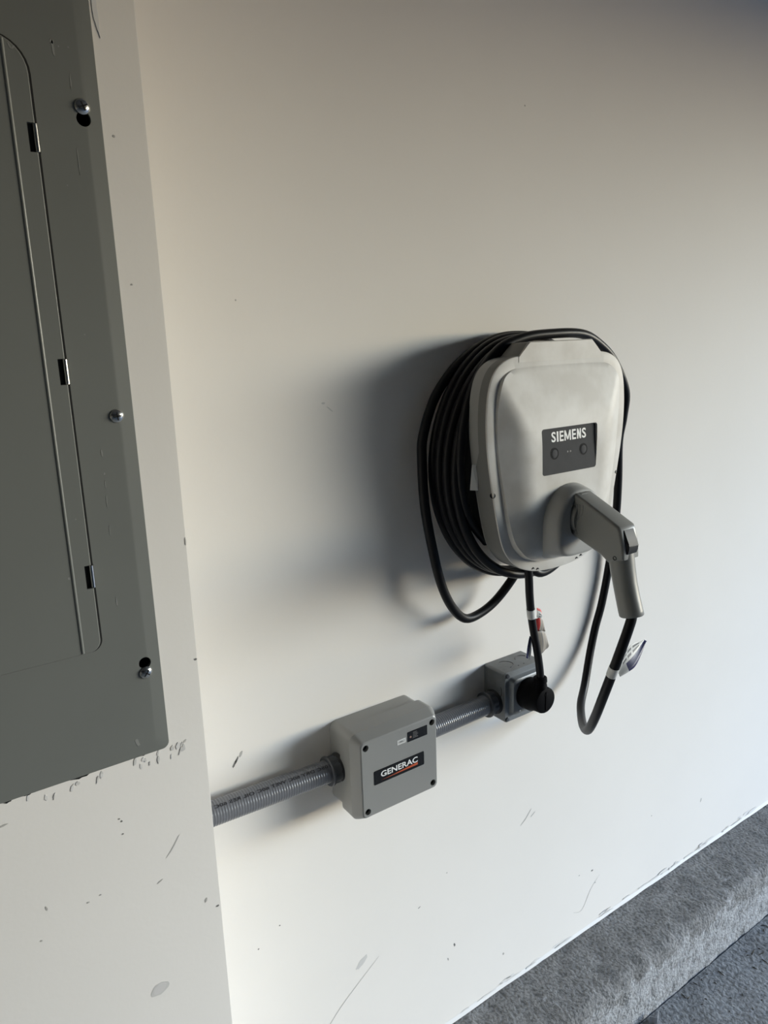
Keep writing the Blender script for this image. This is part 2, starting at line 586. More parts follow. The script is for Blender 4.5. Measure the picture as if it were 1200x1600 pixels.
# the pressed vertical bead that runs the height of the door
BX = 0.1577
v, f = loft([[(BX - 0.0024, FY - 0.0052, z), (BX - 0.0012, FY - 0.0062, z), (BX - 0.0002, FY - 0.0064, z), (BX + 0.0008, FY - 0.0061, z), (BX + 0.0016, FY - 0.0052, z)]
             for z in (DZ0 + 0.0012, DZ1 - 0.004)])
obj('door_bead', v, f, 'panel', door, 60)
for hz in HZ:
    h = box('hinge', DX1 - 0.0066, DX1 + 0.0030, FY - 0.0022, FY - 0.0016, hz - 0.0124, hz + 0.0124, 'black_void', door)
    v, f = lathe((DX1 + 0.0002, FY - 0.0042, hz - 0.0122), (0, 0, 1), [(0, 0.0017), (0.0004, 0.0021), (0.024, 0.0021), (0.0244, 0.0017)], 14)
    obj('hinge_pin', v, f, 'steel', door, 40)
for i, (sx, sz) in enumerate(SCR):
    v, f = lathe((sx, FY + 0.001, sz), (0, -1, 0), [(0, 0.0036), (0.0008, 0.0068), (0.0018, 0.0070), (0.0032, 0.0060), (0.0042, 0.0040), (0.0046, 0.0018)], 24)
    s = obj('screw', v, f, 'steel', pt, 35)
    a = (0.4, 0.1, 0.9)[i]
    for da in (0, math.pi / 2):
        c, sn = math.cos(a + da), math.sin(a + da)
        L, W = 0.0042, 0.0006
        vv = []
        for (p, q) in ((-L, -W), (L, -W), (L, W), (-L, W)):
            for yy in (FY - 0.0030, FY - 0.0039 - 0.0):
                vv.append((sx + p * c - q * sn, yy, sz + p * sn + q * c))
        ff = [[0, 2, 4, 6], [1, 3, 5, 7], [0, 1, 3, 2], [2, 3, 5, 4], [4, 5, 7, 6], [6, 7, 1, 0]]
        obj('screw_slot', vv, ff, 'black_void', s)


# ------------------------------------------------------------------ power management box and its conduits
GX, GZ0, GZ1 = 0.650, EYE - 0.771, EYE - 0.6265
gb = empty('power_management_box', (GX, 0, GZ0), 'square grey plastic box with black GENERAC badge between two conduits', 'electrical box')

def rr_ring(hw, z0, z1, r, y):
    return [(x, y, z) for x, z in rrect(GX - hw, GX + hw, z0, z1, r, 6)]
v, f = loft([rr_ring(0.083, GZ0, GZ1, 0.014, -0.0005), rr_ring(0.083, GZ0, GZ1, 0.014, -0.036)])
obj('base', v, f, 'gbox', gb, 35)
v, f = loft([rr_ring(0.0835, GZ0 - 0.002, GZ1 + 0.002, 0.014, -0.0355), rr_ring(0.0865, GZ0 - 0.005, GZ1 + 0.004, 0.014, -0.037),
             rr_ring(0.0868, GZ0 - 0.0055, GZ1 + 0.0045, 0.014, -0.067), rr_ring(0.0855, GZ0 - 0.0040, GZ1 + 0.003, 0.0138, -0.0705),
             rr_ring(0.0775, GZ0 + 0.0040, GZ1 - 0.0045, 0.008, -0.0845), rr_ring(0.0755, GZ0 + 0.006, GZ1 - 0.0065, 0.007, -0.0860)])
lid = obj('lid', v, f, 'gbox', gb, 16)
GY = -0.0860
holes = []
hpos = [(GX - 0.0675, GZ1 - 0.0155), (GX + 0.0675, GZ1 - 0.0155), (GX + 0.0675, GZ0 + 0.0145), (GX - 0.0675, GZ0 + 0.0145)]
for hx, hz in hpos:
    v, f = lathe((hx, GY - 0.004, hz), (0, 1, 0), [(0, 0.0056), (0.014, 0.0056)], 24)
    holes.append(obj('cutter', v, f, None))
cut(lid, holes)
shade(lid, 16)
for hx, hz in hpos:
    v, f = lathe((hx, GY + 0.0095, hz), (0, -1, 0), [(0, 0.0054), (0.0035, 0.0054), (0.0045, 0.0045)], 20)
    obj('lid_screw', v, f, 'black_gloss', lid, 35)
# badge
kx = 0.914 / 0.9
bx0, bx1, bz0, bz1 = GX - 0.0535, GX + 0.0490, EYE - 0.7135, EYE - 0.6885
badge = plate('badge', rrect(bx0, bx1, bz0, bz1, 0.0018, 3), GY + 0.0002, GY - 0.0008, 'black_gloss', gb, bev=0.0003)
lettering('lettering', 'GENERAC', (bx0 + bx1) / 2 - 0.0005, GY - 0.00095, bz1 - 0.0095, 0.012, 'white_ink', badge, width=0.0755, height=0.0105, bold=0.022)
sw = [(bx0 + 0.013, bz0 + 0.0052), (bx1 - 0.0140, bz0 + 0.0052), (bx1 - 0.0140, bz0 + 0.0100), (bx0 + 0.036, bz0 + 0.0064)]
obj('swoosh', [(x, GY - 0.00095, z) for x, z in sw], [[0, 1, 2, 3]], 'orange_ink', badge)
# display window
dx0, dx1, dz0, dz1 = GX + 0.0155, GX + 0.0570, EYE - 0.6605, EYE - 0.6425
disp = plate('display_window', rrect(dx0, dx1, dz0, dz1, 0.0008, 2), GY + 0.0002, GY - 0.0006, 'black_gloss', gb, bev=0.0002)
rim = []
v, f = lathe((dx0 + 0.006, GY - 0.0004, (dz0 + dz1) / 2 - 0.001), (0, -1, 0), [(0, 0.0019), (0.0005, 0.0019)], 16)
obj('indicator_lamp', v, f, mat('indicator_lens', (0.30, 0.20, 0.17), 0.3), disp)
for k in range(5):
    z = dz1 - 0.0040 - 0.0024 * k
    w = (0.008, 0.0095, 0.011, 0.009, 0.0105)[k]
    obj('print_line', [(dx0 + 0.011, GY - 0.00072, z), (dx0 + 0.011 + w, GY - 0.00072, z), (dx0 + 0.011 + w, GY - 0.00072, z + 0.0009), (dx0 + 0.011, GY - 0.00072, z + 0.0009)], [[0, 1, 2, 3]], 'grey_ink', disp)
st = plate('number_sticker', rrect(GX - 0.0055, GX + 0.0120, EYE - 0.6587, EYE - 0.6502, 0.0006, 2), GY + 0.0002, GY - 0.0003, 'paper', gb)
lettering('lettering', '10863', GX + 0.00325, GY - 0.00042, EYE - 0.6545, 0.005, 'dark_ink', st, width=0.0125, height=0.0036, bold=0.0)


def conduit(label, x0, x1, z0, z1, rad, print_text, y=-0.0275):
    root = empty('flexible_conduit', ((x0 + x1) / 2, y, (z0 + z1) / 2), label, 'conduit', 'grey flexible conduits')
    n = int((x1 - x0) / 0.0009)
    path = [(x0 + (x1 - x0) * i / n, y, z0 + (z1 - z0) * i / n) for i in range(n + 1)]
    amp = 0.00022
    v, f = tube(path, lambda i: rad + amp * math.sin(i * 0.0009 / 0.0044 * 2 * math.pi), 28)
    t = obj('tube', v, f, 'conduit', root, 80)
    if print_text:
        tv, tf = text_verts(print_text, 0.0072, 0.012)
        xs = [p[0] for p in tv]
        mx, wd = (max(xs) + min(xs)) / 2, max(xs) - min(xs)
        sx = (x1 - x0) * 0.86 / wd
        pts = []
        for (a, b) in tv:
            xx = (x0 + x1) / 2 - 0.004 - (a - mx) * sx          # printed upside down
            th = R(56) - (-b) / rad                             # angle above the horizontal, towards the room
            zc = z0 + (z1 - z0) * (xx - x0) / (x1 - x0)
            rr = rad + 0.0005
            pts.append((xx, y - rr * math.cos(th), zc + rr * math.sin(th)))
        obj('print', pts, tf, 'dark_ink', t)
    return root


def fitting(root, x_box, z, sgn, rad, y=-0.0275, nut=0.0245, ln=0.030):
    """compression fitting from the box wall (x_box) back along the conduit; sgn -1 = to the left of the wall"""
    d = (sgn, 0, 0)
    v, f = lathe((x_box, y, z), d, [(-0.002, nut * 0.98), (0.0015, nut * 1.0), (0.0035, nut * 0.96), (0.006, nut * 0.90), (0.0095, nut * 0.86)], 32)
    obj('seal_ring', v, f, 'fitting_dark', root, 35)
    v, f = [], []
    rings = []
    for s, r in ((0.007, nut * 0.92), (0.0085, nut * 0.95), (0.0195, nut * 0.93), (0.0205, nut * 0.90)):
        ring = []
        for k in range(48):
            a = 2 * math.pi * k / 48
            q = r * (1.0 if (k % 6) < 4 else 0.94)
            ring.append((x_box + sgn * s, y + q * math.cos(a), z + q * math.sin(a)))
        rings.append(ring)
    v, f = loft(rings)
    obj('compression_nut', v, f, 'fitting', root, 30)
    v, f = lathe((x_box, y, z), d, [(0.019, nut * 0.98), (0.0205, nut * 1.02), (0.023, nut * 1.02), (0.0245, nut * 0.97), (0.0245, rad * 1.0)], 40)
    obj('collar', v, f, 'fitting', root, 35)


RC = 0.0190
c1 = conduit('grey flexible conduit entering from behind the boxed-out wall corner', 0.2828, GX - 0.083, EYE - 0.686, EYE - 0.697, RC,
             '105C DRY 60C WET 60C OIL RES 60C OIL RES')
c1['label'] = 'long printed grey conduit from the boxed-out wall corner to the square plastic box'
fitting(c1, GX - 0.083, EYE - 0.6965, -1, RC)
c2 = conduit('short grey conduit', GX + 0.083, 0.9165, EYE - 0.694, EYE - 0.691, RC, None)
c2['label'] = 'short glossy grey conduit between the square plastic box and the steel outlet box'
fitting(c2, 0.9165, EYE - 0.6912, -1, RC)
v, f = lathe((GX + 0.083, -0.0275, EYE - 0.694), (1, 0, 0), [(-0.001, 0.0215), (0.014, 0.0215), (0.016, 0.0205), (0.016, 0.018)], 40)
obj('collar', v, f, 'conduit', c2, 35)

# ------------------------------------------------------------------ steel outlet box
OX0, OX1, OZ0, OZ1, OD = 0.9155, 1.0165, EYE - 0.7245, EYE - 0.6235, -0.055
ob = empty('outlet_box', ((OX0 + OX1) / 2, 0, OZ0), 'square steel outlet box with knockouts and raised cover below the charger', 'electrical box')
v, f = loft([[(x, -0.0005, z) for x, z in rrect(OX0, OX1, OZ0, OZ1, 0.005, 4)], [(x, OD, z) for x, z in rrect(OX0, OX1, OZ0, OZ1, 0.005, 4)]])
obj('body', v, f, 'obox', ob, 40)
# cover plate with raised middle
v, f = loft([[(x, y, z) for x, z in rrect(OX0 + d, OX1 - d, OZ0 + d, OZ1 - d, r, 5)] for d, r, y in
             ((0.0, 0.006, OD - 0.0002), (0.0, 0.006, OD - 0.0018), (0.0006, 0.006, OD - 0.0024), (0.010, 0.006, OD - 0.0026), (0.0115, 0.007, OD - 0.0040),
              (0.0145, 0.009, OD - 0.0105), (0.0165, 0.010, OD - 0.0118))])
cv = obj('cover_plate', v, f, 'oplate', ob, 30)
OY = OD - 0.0118
for (sx, sz) in ((OX0 + 0.0062, OZ1 - 0.0062), (OX1 - 0.0062, OZ0 + 0.0062), (OX0 + 0.0062, OZ0 + 0.0062), (OX1 - 0.0062, OZ1 - 0.0062)):
    v, f = lathe((sx, OD - 0.002, sz), (0, -1, 0), [(0, 0.0044), (0.0018, 0.0044), (0.0028, 0.0034), (0.0031, 0.0012)], 18)
    obj('screw', v, f, 'fitting', cv, 35)
for (sx, sz) in ((OX0 + 0.029, OZ1 - 0.027), (OX0 + 0.029, OZ0 + 0.020), (OX1 - 0.028, OZ0 + 0.020), (OX1 - 0.028, OZ1 - 0.027)):
    v, f = lathe((sx, OY + 0.0004, sz), (0, -1, 0), [(0, 0.0024), (0.001, 0.0022), (0.0016, 0.001)], 14)
    obj('cover_bolt', v, f, 'steel', cv, 35)


def knockout(cx, cy, cz, u, w, r, a0, a1, parent):
    """a stamped circular groove: a thin dark half-round ring lying in the sheet"""
    u, w = Vector(u), Vector(w)
    nn = u.cross(w).normalized()
    o_ = Vector((cx, cy, cz))
    path = [o_ + r * (math.cos(R(a0 + (a1 - a0) * k / 28)) * u + math.sin(R(a0 + (a1 - a0) * k / 28)) * w) for k in range(29)]
    v, f = tube(path, 0.00065, 6)
    return obj('knockout', v, f, 'fitting_dark', parent, 60)


zt = OZ1
knockout(OX0 + 0.030, -0.028, zt, (1, 0, 0), (0, 1, 0), 0.0145, -100, 100, ob)
knockout(OX0 + 0.074, -0.028, zt, (1, 0, 0), (0, 1, 0), 0.0145, 20, 160, ob)
knockout(OX0, -0.030, EYE - 0.664, (0, 1, 0), (0, 0, 1), 0.0185, 150, 330, ob)
for q in (0.046, 0.060):
    v, f = lathe((OX0 + q, -0.046, zt - 0.0004), (0, 0, 1), [(0, 0.0014), (0.0006, 0.0014)], 10)
    obj('dimple', v, f, 'fitting_dark', ob)

# ------------------------------------------------------------------ wall charger
XC = 0.958
ch = empty('car_charger', (XC, 0, EYE - 0.405), 'light grey wall-mounted car charger with dark SIEMENS panel and coiled cable', 'car charger')

half = [(0.0, -0.0385), (0.060, -0.0388), (0.105, -0.0410), (0.132, -0.0490), (0.150, -0.0650), (0.1605, -0.0900), (0.1650, -0.1250), (0.1648, -0.1650),
        (0.1600, -0.2080), (0.1525, -0.2510), (0.1430, -0.2980), (0.1320, -0.3390), (0.1180, -0.3640), (0.0950, -0.3850), (0.0620, -0.3985), (0.030, -0.4035)]
full = half + [(0.0, -0.4045)] + [(-a, b) for a, b in half[:0:-1]]
OUT = [(p.x, p.y) for p in catmull([(a, b, 0) for a, b in full], 6, True)]
NO = len(OUT)
CZ = -0.215

def off(d):
    """outline moved inwards by d along its normals"""
    res = []
    for i in range(NO):
        a, b = OUT[i - 1], OUT[(i + 1) % NO]
        tx, tz = b[0] - a[0], b[1] - a[1]
        L = math.hypot(tx, tz)
        res.append((OUT[i][0] + tz / L * d, OUT[i][1] - tx / L * d))
    return res
# the outline runs clockwise seen from the room, so the inward normal is (tz, -tx)

RIM = -0.1410
def smin(a, b, k):
    h = max(k - abs(a - b), 0.0) / k
    return min(a, b) - h * h * k * 0.25
def hw(z):
    """half width of the dome's foot at height z"""
    t = max(0.0, min(1.0, (-0.075 - z) / 0.30))
    return 0.147 - 0.028 * t ** 1.6
def dome(x, z):
    side = 0.004 + (hw(z) - abs(x)) * 0.46
    top = 0.002 + (-0.064 - z) * 0.23
    bot = 0.004 + (z + 0.388) * 0.60
    h = smin(side, top, 0.006)
    h = smin(h, bot, 0.016)
    h = smin(h, 0.0230, 0.008)
    return max(h, 0.0)

rings = []
# hidden inner back edge, skirt with its stepped rear edge, rolled front edge, flat rim
def skirt_back(z):
    t = max(0.0, min(1.0, (-0.185 - z) / 0.045))
    return -0.1210 + 0.0190 * t
o0, o1, o2, o3, o4 = off(0.003), off(0.0), off(0.0006), off(0.0022), off(0.0178)
rings.append([(XC + x, skirt_back(z) - 0.001, EYE + z) for x, z in o0])
rings.append([(XC + x, skirt_back(z), EYE + z) for x, z in o1])
rings.append([(XC + x, RIM + 0.0025, EYE + z) for x, z in o1])
rings.append([(XC + x, RIM + 0.0007, EYE + z) for x, z in o2])
rings.append([(XC + x, RIM, EYE + z) for x, z in o3])
rings.append([(XC + x, RIM, EYE + z) for x, z in o4])
o5 = off(0.0196)
rings.append([(XC + x, RIM - dome(x, z), EYE + z) for x, z in o5])
NR = 34
for k in range(1, NR + 1):
    t = (k / NR) ** 0.85 * 0.985
    rings.append([(XC + x * (1 - t), RIM - dome(x * (1 - t), CZ + (z - CZ) * (1 - t)), EYE + CZ + (z - CZ) * (1 - t)) for x, z in o5])
v, f = loft(rings)
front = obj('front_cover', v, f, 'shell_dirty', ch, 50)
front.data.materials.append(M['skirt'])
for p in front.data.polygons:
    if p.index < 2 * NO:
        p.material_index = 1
LBX0, LBX1 = 0.0672, 0.0648                    # half widths of the label recess, top and bottom
LZ1, LZ0 = -0.1565, -0.2325
# recess for the label: deeper at its top, flush at its foot
YT, YB = RIM - 0.0165, RIM - 0.0224
def lab_y(z):
    return YB + (YT - YB) * (z - LZ0) / (LZ1 - LZ0)
def lab_outline(g):
    pts = rrect(-1, 1, LZ0 - g, LZ1 + g, 0.0, 1)
    base = rrect(-0.0672 - g, 0.0672 + g, LZ0 - g, LZ1 + g, 0.005, 5)
    return [(x * (1 - 0.036 * (LZ1 - z) / (LZ1 - LZ0)), z) for x, z in base]
lo = lab_outline(0)
v, f = loft([[(XC + x, lab_y(z), EYE + z) for x, z in lo], [(XC + x, -0.25, EYE + z) for x, z in lo]])
cut(front, [obj('cutter', v, f, None)])
shade(front, 32)
lo = lab_outline(-0.0006)
v, f = loft([[(XC + x, lab_y(z) + 0.001, EYE + z) for x, z in lo], [(XC + x, lab_y(z) - 0.0010, EYE + z) for x, z in lo]])
lab = obj('label_panel', v, f, 'label', ch, 35)
# brand name, letter by letter (start and end along the word, 0..1)
WX0, WW, WH, WZ = XC - 0.0415, 0.0835, 0.0168, EYE - 0.1715
lv, lf = [], []
for chr_, u0, u1 in (('S', 0.0, 0.122), ('I', 0.150, 0.198), ('E', 0.232, 0.343), ('M', 0.366, 0.556), ('E', 0.588, 0.702), ('N', 0.732, 0.852), ('S', 0.878, 1.0)):
    x0, x1 = WX0 + WW * u0, WX0 + WW * u1
    if chr_ in 'SE':
        tv, tf = text_verts(chr_, 0.02, 0.022)
        xs, zs = [p[0] for p in tv], [p[1] for p in tv]
        pts_ = [(x0 + (p[0] - min(xs)) / (max(xs) - min(xs)) * (x1 - x0), WZ + ((p[1] - min(zs)) / (max(zs) - min(zs)) - 0.5) * WH) for p in tv]
        polys = [([pts_[i] for i in t]) for t in tf]
    else:
        zb, zt_, st_, w_ = WZ - WH / 2, WZ + WH / 2, 0.0034, x1 - x0
        if chr_ == 'I':
            polys = [[(x0, zb), (x1, zb), (x1, zt_), (x0, zt_)]]
        else:
            polys = [[(x0, zb), (x0 + st_ * 0.9, zb), (x0 + st_ * 0.9, zt_), (x0, zt_)], [(x1 - st_ * 0.9, zb), (x1, zb), (x1, zt_), (x1 - st_ * 0.9, zt_)]]
            if chr_ == 'N':
                polys.append([(x0, zt_), (x0 + st_ * 1.1, zt_), (x1, zb), (x1 - st_ * 1.1, zb)])
            else:
                xm = (x0 + x1) / 2
                polys += [[(x0, zt_), (x0 + st_ * 1.05, zt_), (xm + st_ * 0.45, zb + WH * 0.08), (xm - st_ * 0.45, zb + WH * 0.08)],
                          [(x1 - st_ * 1.05, zt_), (x1, zt_), (xm + st_ * 0.45, zb + WH * 0.08), (xm - st_ * 0.45, zb + WH * 0.08)]]
    for pl in polys:
        k0 = len(lv)
        lv += [(x, lab_y(z - EYE) - 0.0013, z) for x, z in pl]
        lf.append(list(range(k0, k0 + len(pl))))
obj('lettering', lv, lf, 'white_ink', lab)
for bx in (-0.0355, 0.0345):
    bz = -0.1985
    v, f = lathe((XC + bx, lab_y(bz) - 0.0006, EYE + bz), (0, -1, 0.06), [(0, 0.0097), (0.0007, 0.0097), (0.0007, 0.0074), (0.0003, 0.0074)], 32, True, True)
    bt = obj('button', v, f, 'black_void', lab, 35)
    v, f = lathe((XC + bx, lab_y(bz) - 0.0008, EYE + bz), (0, -1, 0.06), [(0, 0.0068), (0.0008, 0.0068), (0.0010, 0.0062)], 28)
    obj('button_cap', v, f, 'button', bt, 35)
for (ix, iz) in ((-0.0040, -0.1985), (0.0028, -0.1985)):
    v, f = lathe((XC + ix, lab_y(iz) - 0.0008, EYE + iz), (0, -1, 0), [(0, 0.0016), (0.0004, 0.0016)], 10)
    obj('indicator_dot', v, f, 'grey_ink', lab)
# hood tab at the top
tabf = [(-0.0975, -0.0420), (-0.0765, -0.0195), (0.0765, -0.0195), (0.0975, -0.0420)]
def tabring(y, e):
    return [(XC - 0.0975 - 0, y, EYE - 0.0500), (XC - 0.0975, y, EYE - 0.0420), (XC - 0.0780 + e, y, EYE - 0.0215 - e), (XC - 0.0745 + e, y, EYE - 0.0190 - e),
            (XC + 0.0745 - e, y, EYE - 0.0190 - e), (XC + 0.0780 - e, y, EYE - 0.0215 - e), (XC + 0.0975, y, EYE - 0.0420), (XC + 0.0975, y, EYE - 0.0500)]
v, f = loft([tabring(-0.100, 0.002), tabring(RIM + 0.002, 0), tabring(RIM - 0.0006, 0.0014)])
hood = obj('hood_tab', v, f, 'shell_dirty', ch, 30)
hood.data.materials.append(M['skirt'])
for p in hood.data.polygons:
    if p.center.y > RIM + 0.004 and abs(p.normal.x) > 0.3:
        p.material_index = 1  # shaded sides of the tab painted with the darker colour
# back shell, seam and hub behind the cover
b1, b2 = off(0.0015), off(0.004)
v, f = loft([[(XC + x, -0.0965, EYE + z) for x, z in b2], [(XC + x, -0.0985, EYE + z) for x, z in b1], [(XC + x, -0.128, EYE + z) for x, z in b1]])
obj('back_shell', v, f, 'back', ch, 40)
hubo = rrect(-0.125, 0.125, -0.345, -0.075, 0.05, 8)
v, f = loft([[(XC + x, -0.0005, EYE + z) for x, z in hubo], [(XC + x, -0.0965, EYE + z) for x, z in hubo]])
obj('cable_hub', v, f, 'hub', ch, 40)
# screw wells: side and the four along the lower lip
for (sx, sz, tx, tz) in ((-0.1510, -0.2550, -0.6, 0), (0.1510, -0.2550, 0.6, 0), (-0.0600, -0.3965, 0, -0.8), (-0.0490, -0.3995, 0, -0.8), (0.0600, -0.3965, 0, -0.8), (0.0490, -0.3995, 0, -0.8)):
    d = Vector((tx, -0.8, tz)).normalized()
    o_ = Vector((XC + sx, RIM + 0.0015, EYE + sz))
    v, f = lathe(o_ - d * 0.004, d, [(0, 0.0044), (0.0042, 0.0044), (0.0043, 0.0038), (0.0030, 0.0034)], 18)
    obj('screw_well', v, f, 'black_void', ch, 35)
# holster boss
HC = Vector((XC, 0, EYE - 0.312))
def hring(y, a, b, dz=-0.006):
    """tombstone outline: arched above, squarer below"""
    ring = []
    for k in range(56):
        t = 2 * math.pi * k / 56
        sn, cs = math.sin(t), math.cos(t)
        if cs >= 0:
            px, pz = a * math.copysign(abs(sn) ** 0.92, sn), b * 1.06 * cs
        else:
            px, pz = a * math.copysign(abs(sn) ** 0.55, sn), -b * 0.90 * abs(cs) ** 0.62
        ring.append((XC + px, y, HC.z + dz + pz))
    return ring
v, f = loft([hring(-0.140, 0.0720, 0.0710), hring(-0.156, 0.0690, 0.0680), hring(-0.1595, 0.0655, 0.0650), hring(-0.164, 0.0630, 0.0630), hring(-0.178, 0.0590, 0.0600),
             hring(-0.1880, 0.0560, 0.0575), hring(-0.1920, 0.0530, 0.0545), hring(-0.1932, 0.0490, 0.0505), hring(-0.1932, 0.0300, 0.036, 0.010), hring(-0.160, 0.0290, 0.035, 0.010)])
obj('holster', v, f, 'holster', ch, 45)
# loose sticker flag on the left flank
sv = [(XC - 0.1655, -0.1075, EYE - 0.207), (XC - 0.1575, -0.1105, EYE - 0.207), (XC - 0.1555, -0.1105, EYE - 0.250), (XC - 0.1665, -0.1035, EYE - 0.249)]
sv += [(x - 0.0006, y, z) for x, y, z in sv]
stf = obj('side_sticker', sv, [[0, 1, 2, 3], [4, 7, 6, 5], [0, 4, 5, 1], [1, 5, 6, 2], [2, 6, 7, 3], [3, 7, 4, 0]], 'paper', ch)

# ------------------------------------------------------------------ charging cable with connector
cc = empty('charging_cable', (XC, -0.06, EYE - 0.43), 'thick black charging cable coiled round the charger with grey pistol-grip connector', 'charging cable')
RAD = 0.0082
def zc_of(y):
    return -0.215
pts = []
# turns wound from the wall outwards; angle 0 = top, clockwise seen from the room
def turn(y0, y1, rx, rz, zc, a0=0, a1=360, n=16):
    for k in range(n):
        a = R(a0 + (a1 - a0) * k / n)
        pts.append((XC + rx * math.sin(a), y0 + (y1 - y0) * k / n, EYE + zc + rz * math.cos(a)))
pts.append((XC + 0.02, -0.05, EYE - 0.33))
pts.append((XC + 0.05, -0.045, EYE - 0.39))
turn(-0.036, -0.040, 0.190, 0.212, -0.222, 170, 360, 9)
turn(-0.040, -0.056, 0.188, 0.208, -0.220)
turn(-0.056, -0.073, 0.186, 0.206, -0.221)
turn(-0.073, -0.088, 0.181, 0.204, -0.224)
turn(-0.088, -0.092, 0.172, 0.200, -0.228, 0, 200, 9)
pts.append((XC - 0.03, -0.085, EYE - 0.38))
pts.append((XC - 0.01, -0.075, EYE - 0.34))
coil = catmull(pts, 8)
v, f = tube(coil, RAD, 14)
cab = obj('cable', v, f, 'cable', cc, 80)
# loose loop that sags out of the coil at the left
lp = [(XC + 0.010, -0.066, EYE - 0.370), (XC + 0.040, -0.056, EYE - 0.425), (XC + 0.120, -0.050, EYE - 0.398), (XC + 0.186, -0.044, EYE - 0.310), (XC + 0.205, -0.040, EYE - 0.215), (XC + 0.190, -0.036, EYE - 0.130), (XC + 0.150, -0.032, EYE - 0.060), (XC + 0.080, -0.026, EYE - 0.020), (XC + 0.01, -0.022, EYE - 0.010), (0.904, -0.020, EYE - 0.020), (0.837, -0.022, EYE - 0.054), (0.785, -0.026, EYE - 0.103), (0.754, -0.032, EYE - 0.162), (0.747, -0.036, EYE - 0.203), (0.744, -0.045, EYE - 0.277),
      (0.755, -0.050, EYE - 0.354), (0.773, -0.050, EYE - 0.420), (0.800, -0.046, EYE - 0.468), (0.834, -0.040, EYE - 0.498), (0.875, -0.034, EYE - 0.500), (0.914, -0.034, EYE - 0.484), (0.944, -0.045, EYE - 0.447), (0.968, -0.055, EYE - 0.405), (0.990, -0.060, EYE - 0.365)]
v, f = tube(catmull(lp, 8), RAD, 14)
obj('cable_loop', v, f, 'cable', cc, 80)
# last run: over the top, down the right side, forward and up into the grip
GB = Vector((XC + 0.0005, -0.2975, EYE - 0.448))
rn = [(XC - 0.110, -0.080, EYE - 0.350), (XC - 0.160, -0.088, EYE - 0.290), (XC - 0.176, -0.091, EYE - 0.200), (XC - 0.155, -0.091, EYE - 0.100), (XC - 0.100, -0.090, EYE - 0.036), (XC - 0.045, -0.094, EYE - 0.014), (0.985, -0.096, EYE - 0.0085), (1.060, -0.094, EYE - 0.011), (1.115, -0.088, EYE - 0.030),
      (1.165, -0.082, EYE - 0.063), (1.217, -0.070, EYE - 0.120), (1.227, -0.060, EYE - 0.171), (1.236, -0.045, EYE - 0.223), (1.258, -0.030, EYE - 0.306), (1.268, -0.020, EYE - 0.391),
      (1.259, -0.014, EYE - 0.495), (1.240, -0.014, EYE - 0.574), (1.222, -0.014, EYE - 0.623), (1.200, -0.020, EYE - 0.674), (1.165, -0.038, EYE - 0.727), (1.122, -0.065, EYE - 0.746), (1.082, -0.100, EYE - 0.749),
      (1.036, -0.145, EYE - 0.736), (1.000, -0.185, EYE - 0.711), (0.968, -0.225, EYE - 0.658), (0.944, -0.262, EYE - 0.590), (0.941, -0.287, EYE - 0.520), (0.952, -0.296, EYE - 0.471),
      (GB.x, GB.y, GB.z), (GB.x + 0.001, GB.y + 0.003, GB.z + 0.02)]
run = catmull(rn, 8)
v, f = tube(run, RAD, 16)
obj('cable_run', v, f, 'cable', cc, 80)
# connector: slab body in the holster, ridge, grip
XB = 0.0205
bp_ = [(-0.172, -0.270), (-0.193, -0.2625), (-0.2800, -0.3020), (-0.2840, -0.3080), (-0.2910, -0.3340), (-0.2920, -0.3540), (-0.2620, -0.3640), (-0.2480, -0.3545), (-0.1900, -0.3335), (-0.172, -0.3300)]
bm = bmesh.new()
vl = [bm.verts.new((XC - XB, y, EYE + z)) for y, z in bp_]
vr = [bm.verts.new((XC + XB, y, EYE + z)) for y, z in bp_]
bm.faces.new(vl)
bm.faces.new(vr[::-1])
nb = len(bp_)
for i in range(nb):
    bm.faces.new((vl[i], vr[i], vr[(i + 1) % nb], vl[(i + 1) % nb]))
bmesh.ops.recalc_face_normals(bm, faces=bm.faces[:])
bmesh.ops.bevel(bm, geom=[e for e in bm.edges if abs(e.verts[0].co.x - e.verts[1].co.x) < 1e-6], offset=0.005, segments=3, profile=0.5, affect='EDGES')
con = bm_obj('connector', bm, 'handle', cc, 32)
# nose in the holster
v, f = lathe((XC, -0.145, EYE - 0.300), (0, -1, -0.08), [(0, 0.029), (0.050, 0.029), (0.054, 0.027)], 36)
obj('nose', v, f, 'handle', con, 35)
g0, g1 = Vector((XC, -0.270, EYE - 0.335)), GB
rings = []
for t, r in ((0.0, 0.0195), (0.15, 0.0198), (0.35, 0.0192), (0.55, 0.0186), (0.75, 0.0186), (0.93, 0.0190), (0.985, 0.0188), (1.0, 0.0172)):
    c = g0.lerp(g1, t) + Vector((0, 0.003 * math.sin(t * math.pi), 0))
    d = (g1 - g0).normalized()
    u = Vector((1, 0, 0))
    w = d.cross(u)
    rings.append([c + r * (math.cos(2 * math.pi * k / 28) * u * 0.97 + math.sin(2 * math.pi * k / 28) * w * 1.05) for k in range(28)])
v, f = loft(rings)
obj('grip', v, f, 'handle', con, 45)
# finger ridges at the inner side of the grip
for k in range(4):
    c = g0.lerp(g1, 0.42 + 0.13 * k)
    o_ = c + Vector((0, 0.0175, 0))
    v, f = lathe(o_ + Vector((-0.009, 0, 0)), (1, 0, 0), [(0, 0.001), (0.002, 0.0028), (0.016, 0.0028), (0.018, 0.001)], 10)
    obj('grip_ridge', v, f, 'handle', con, 60)
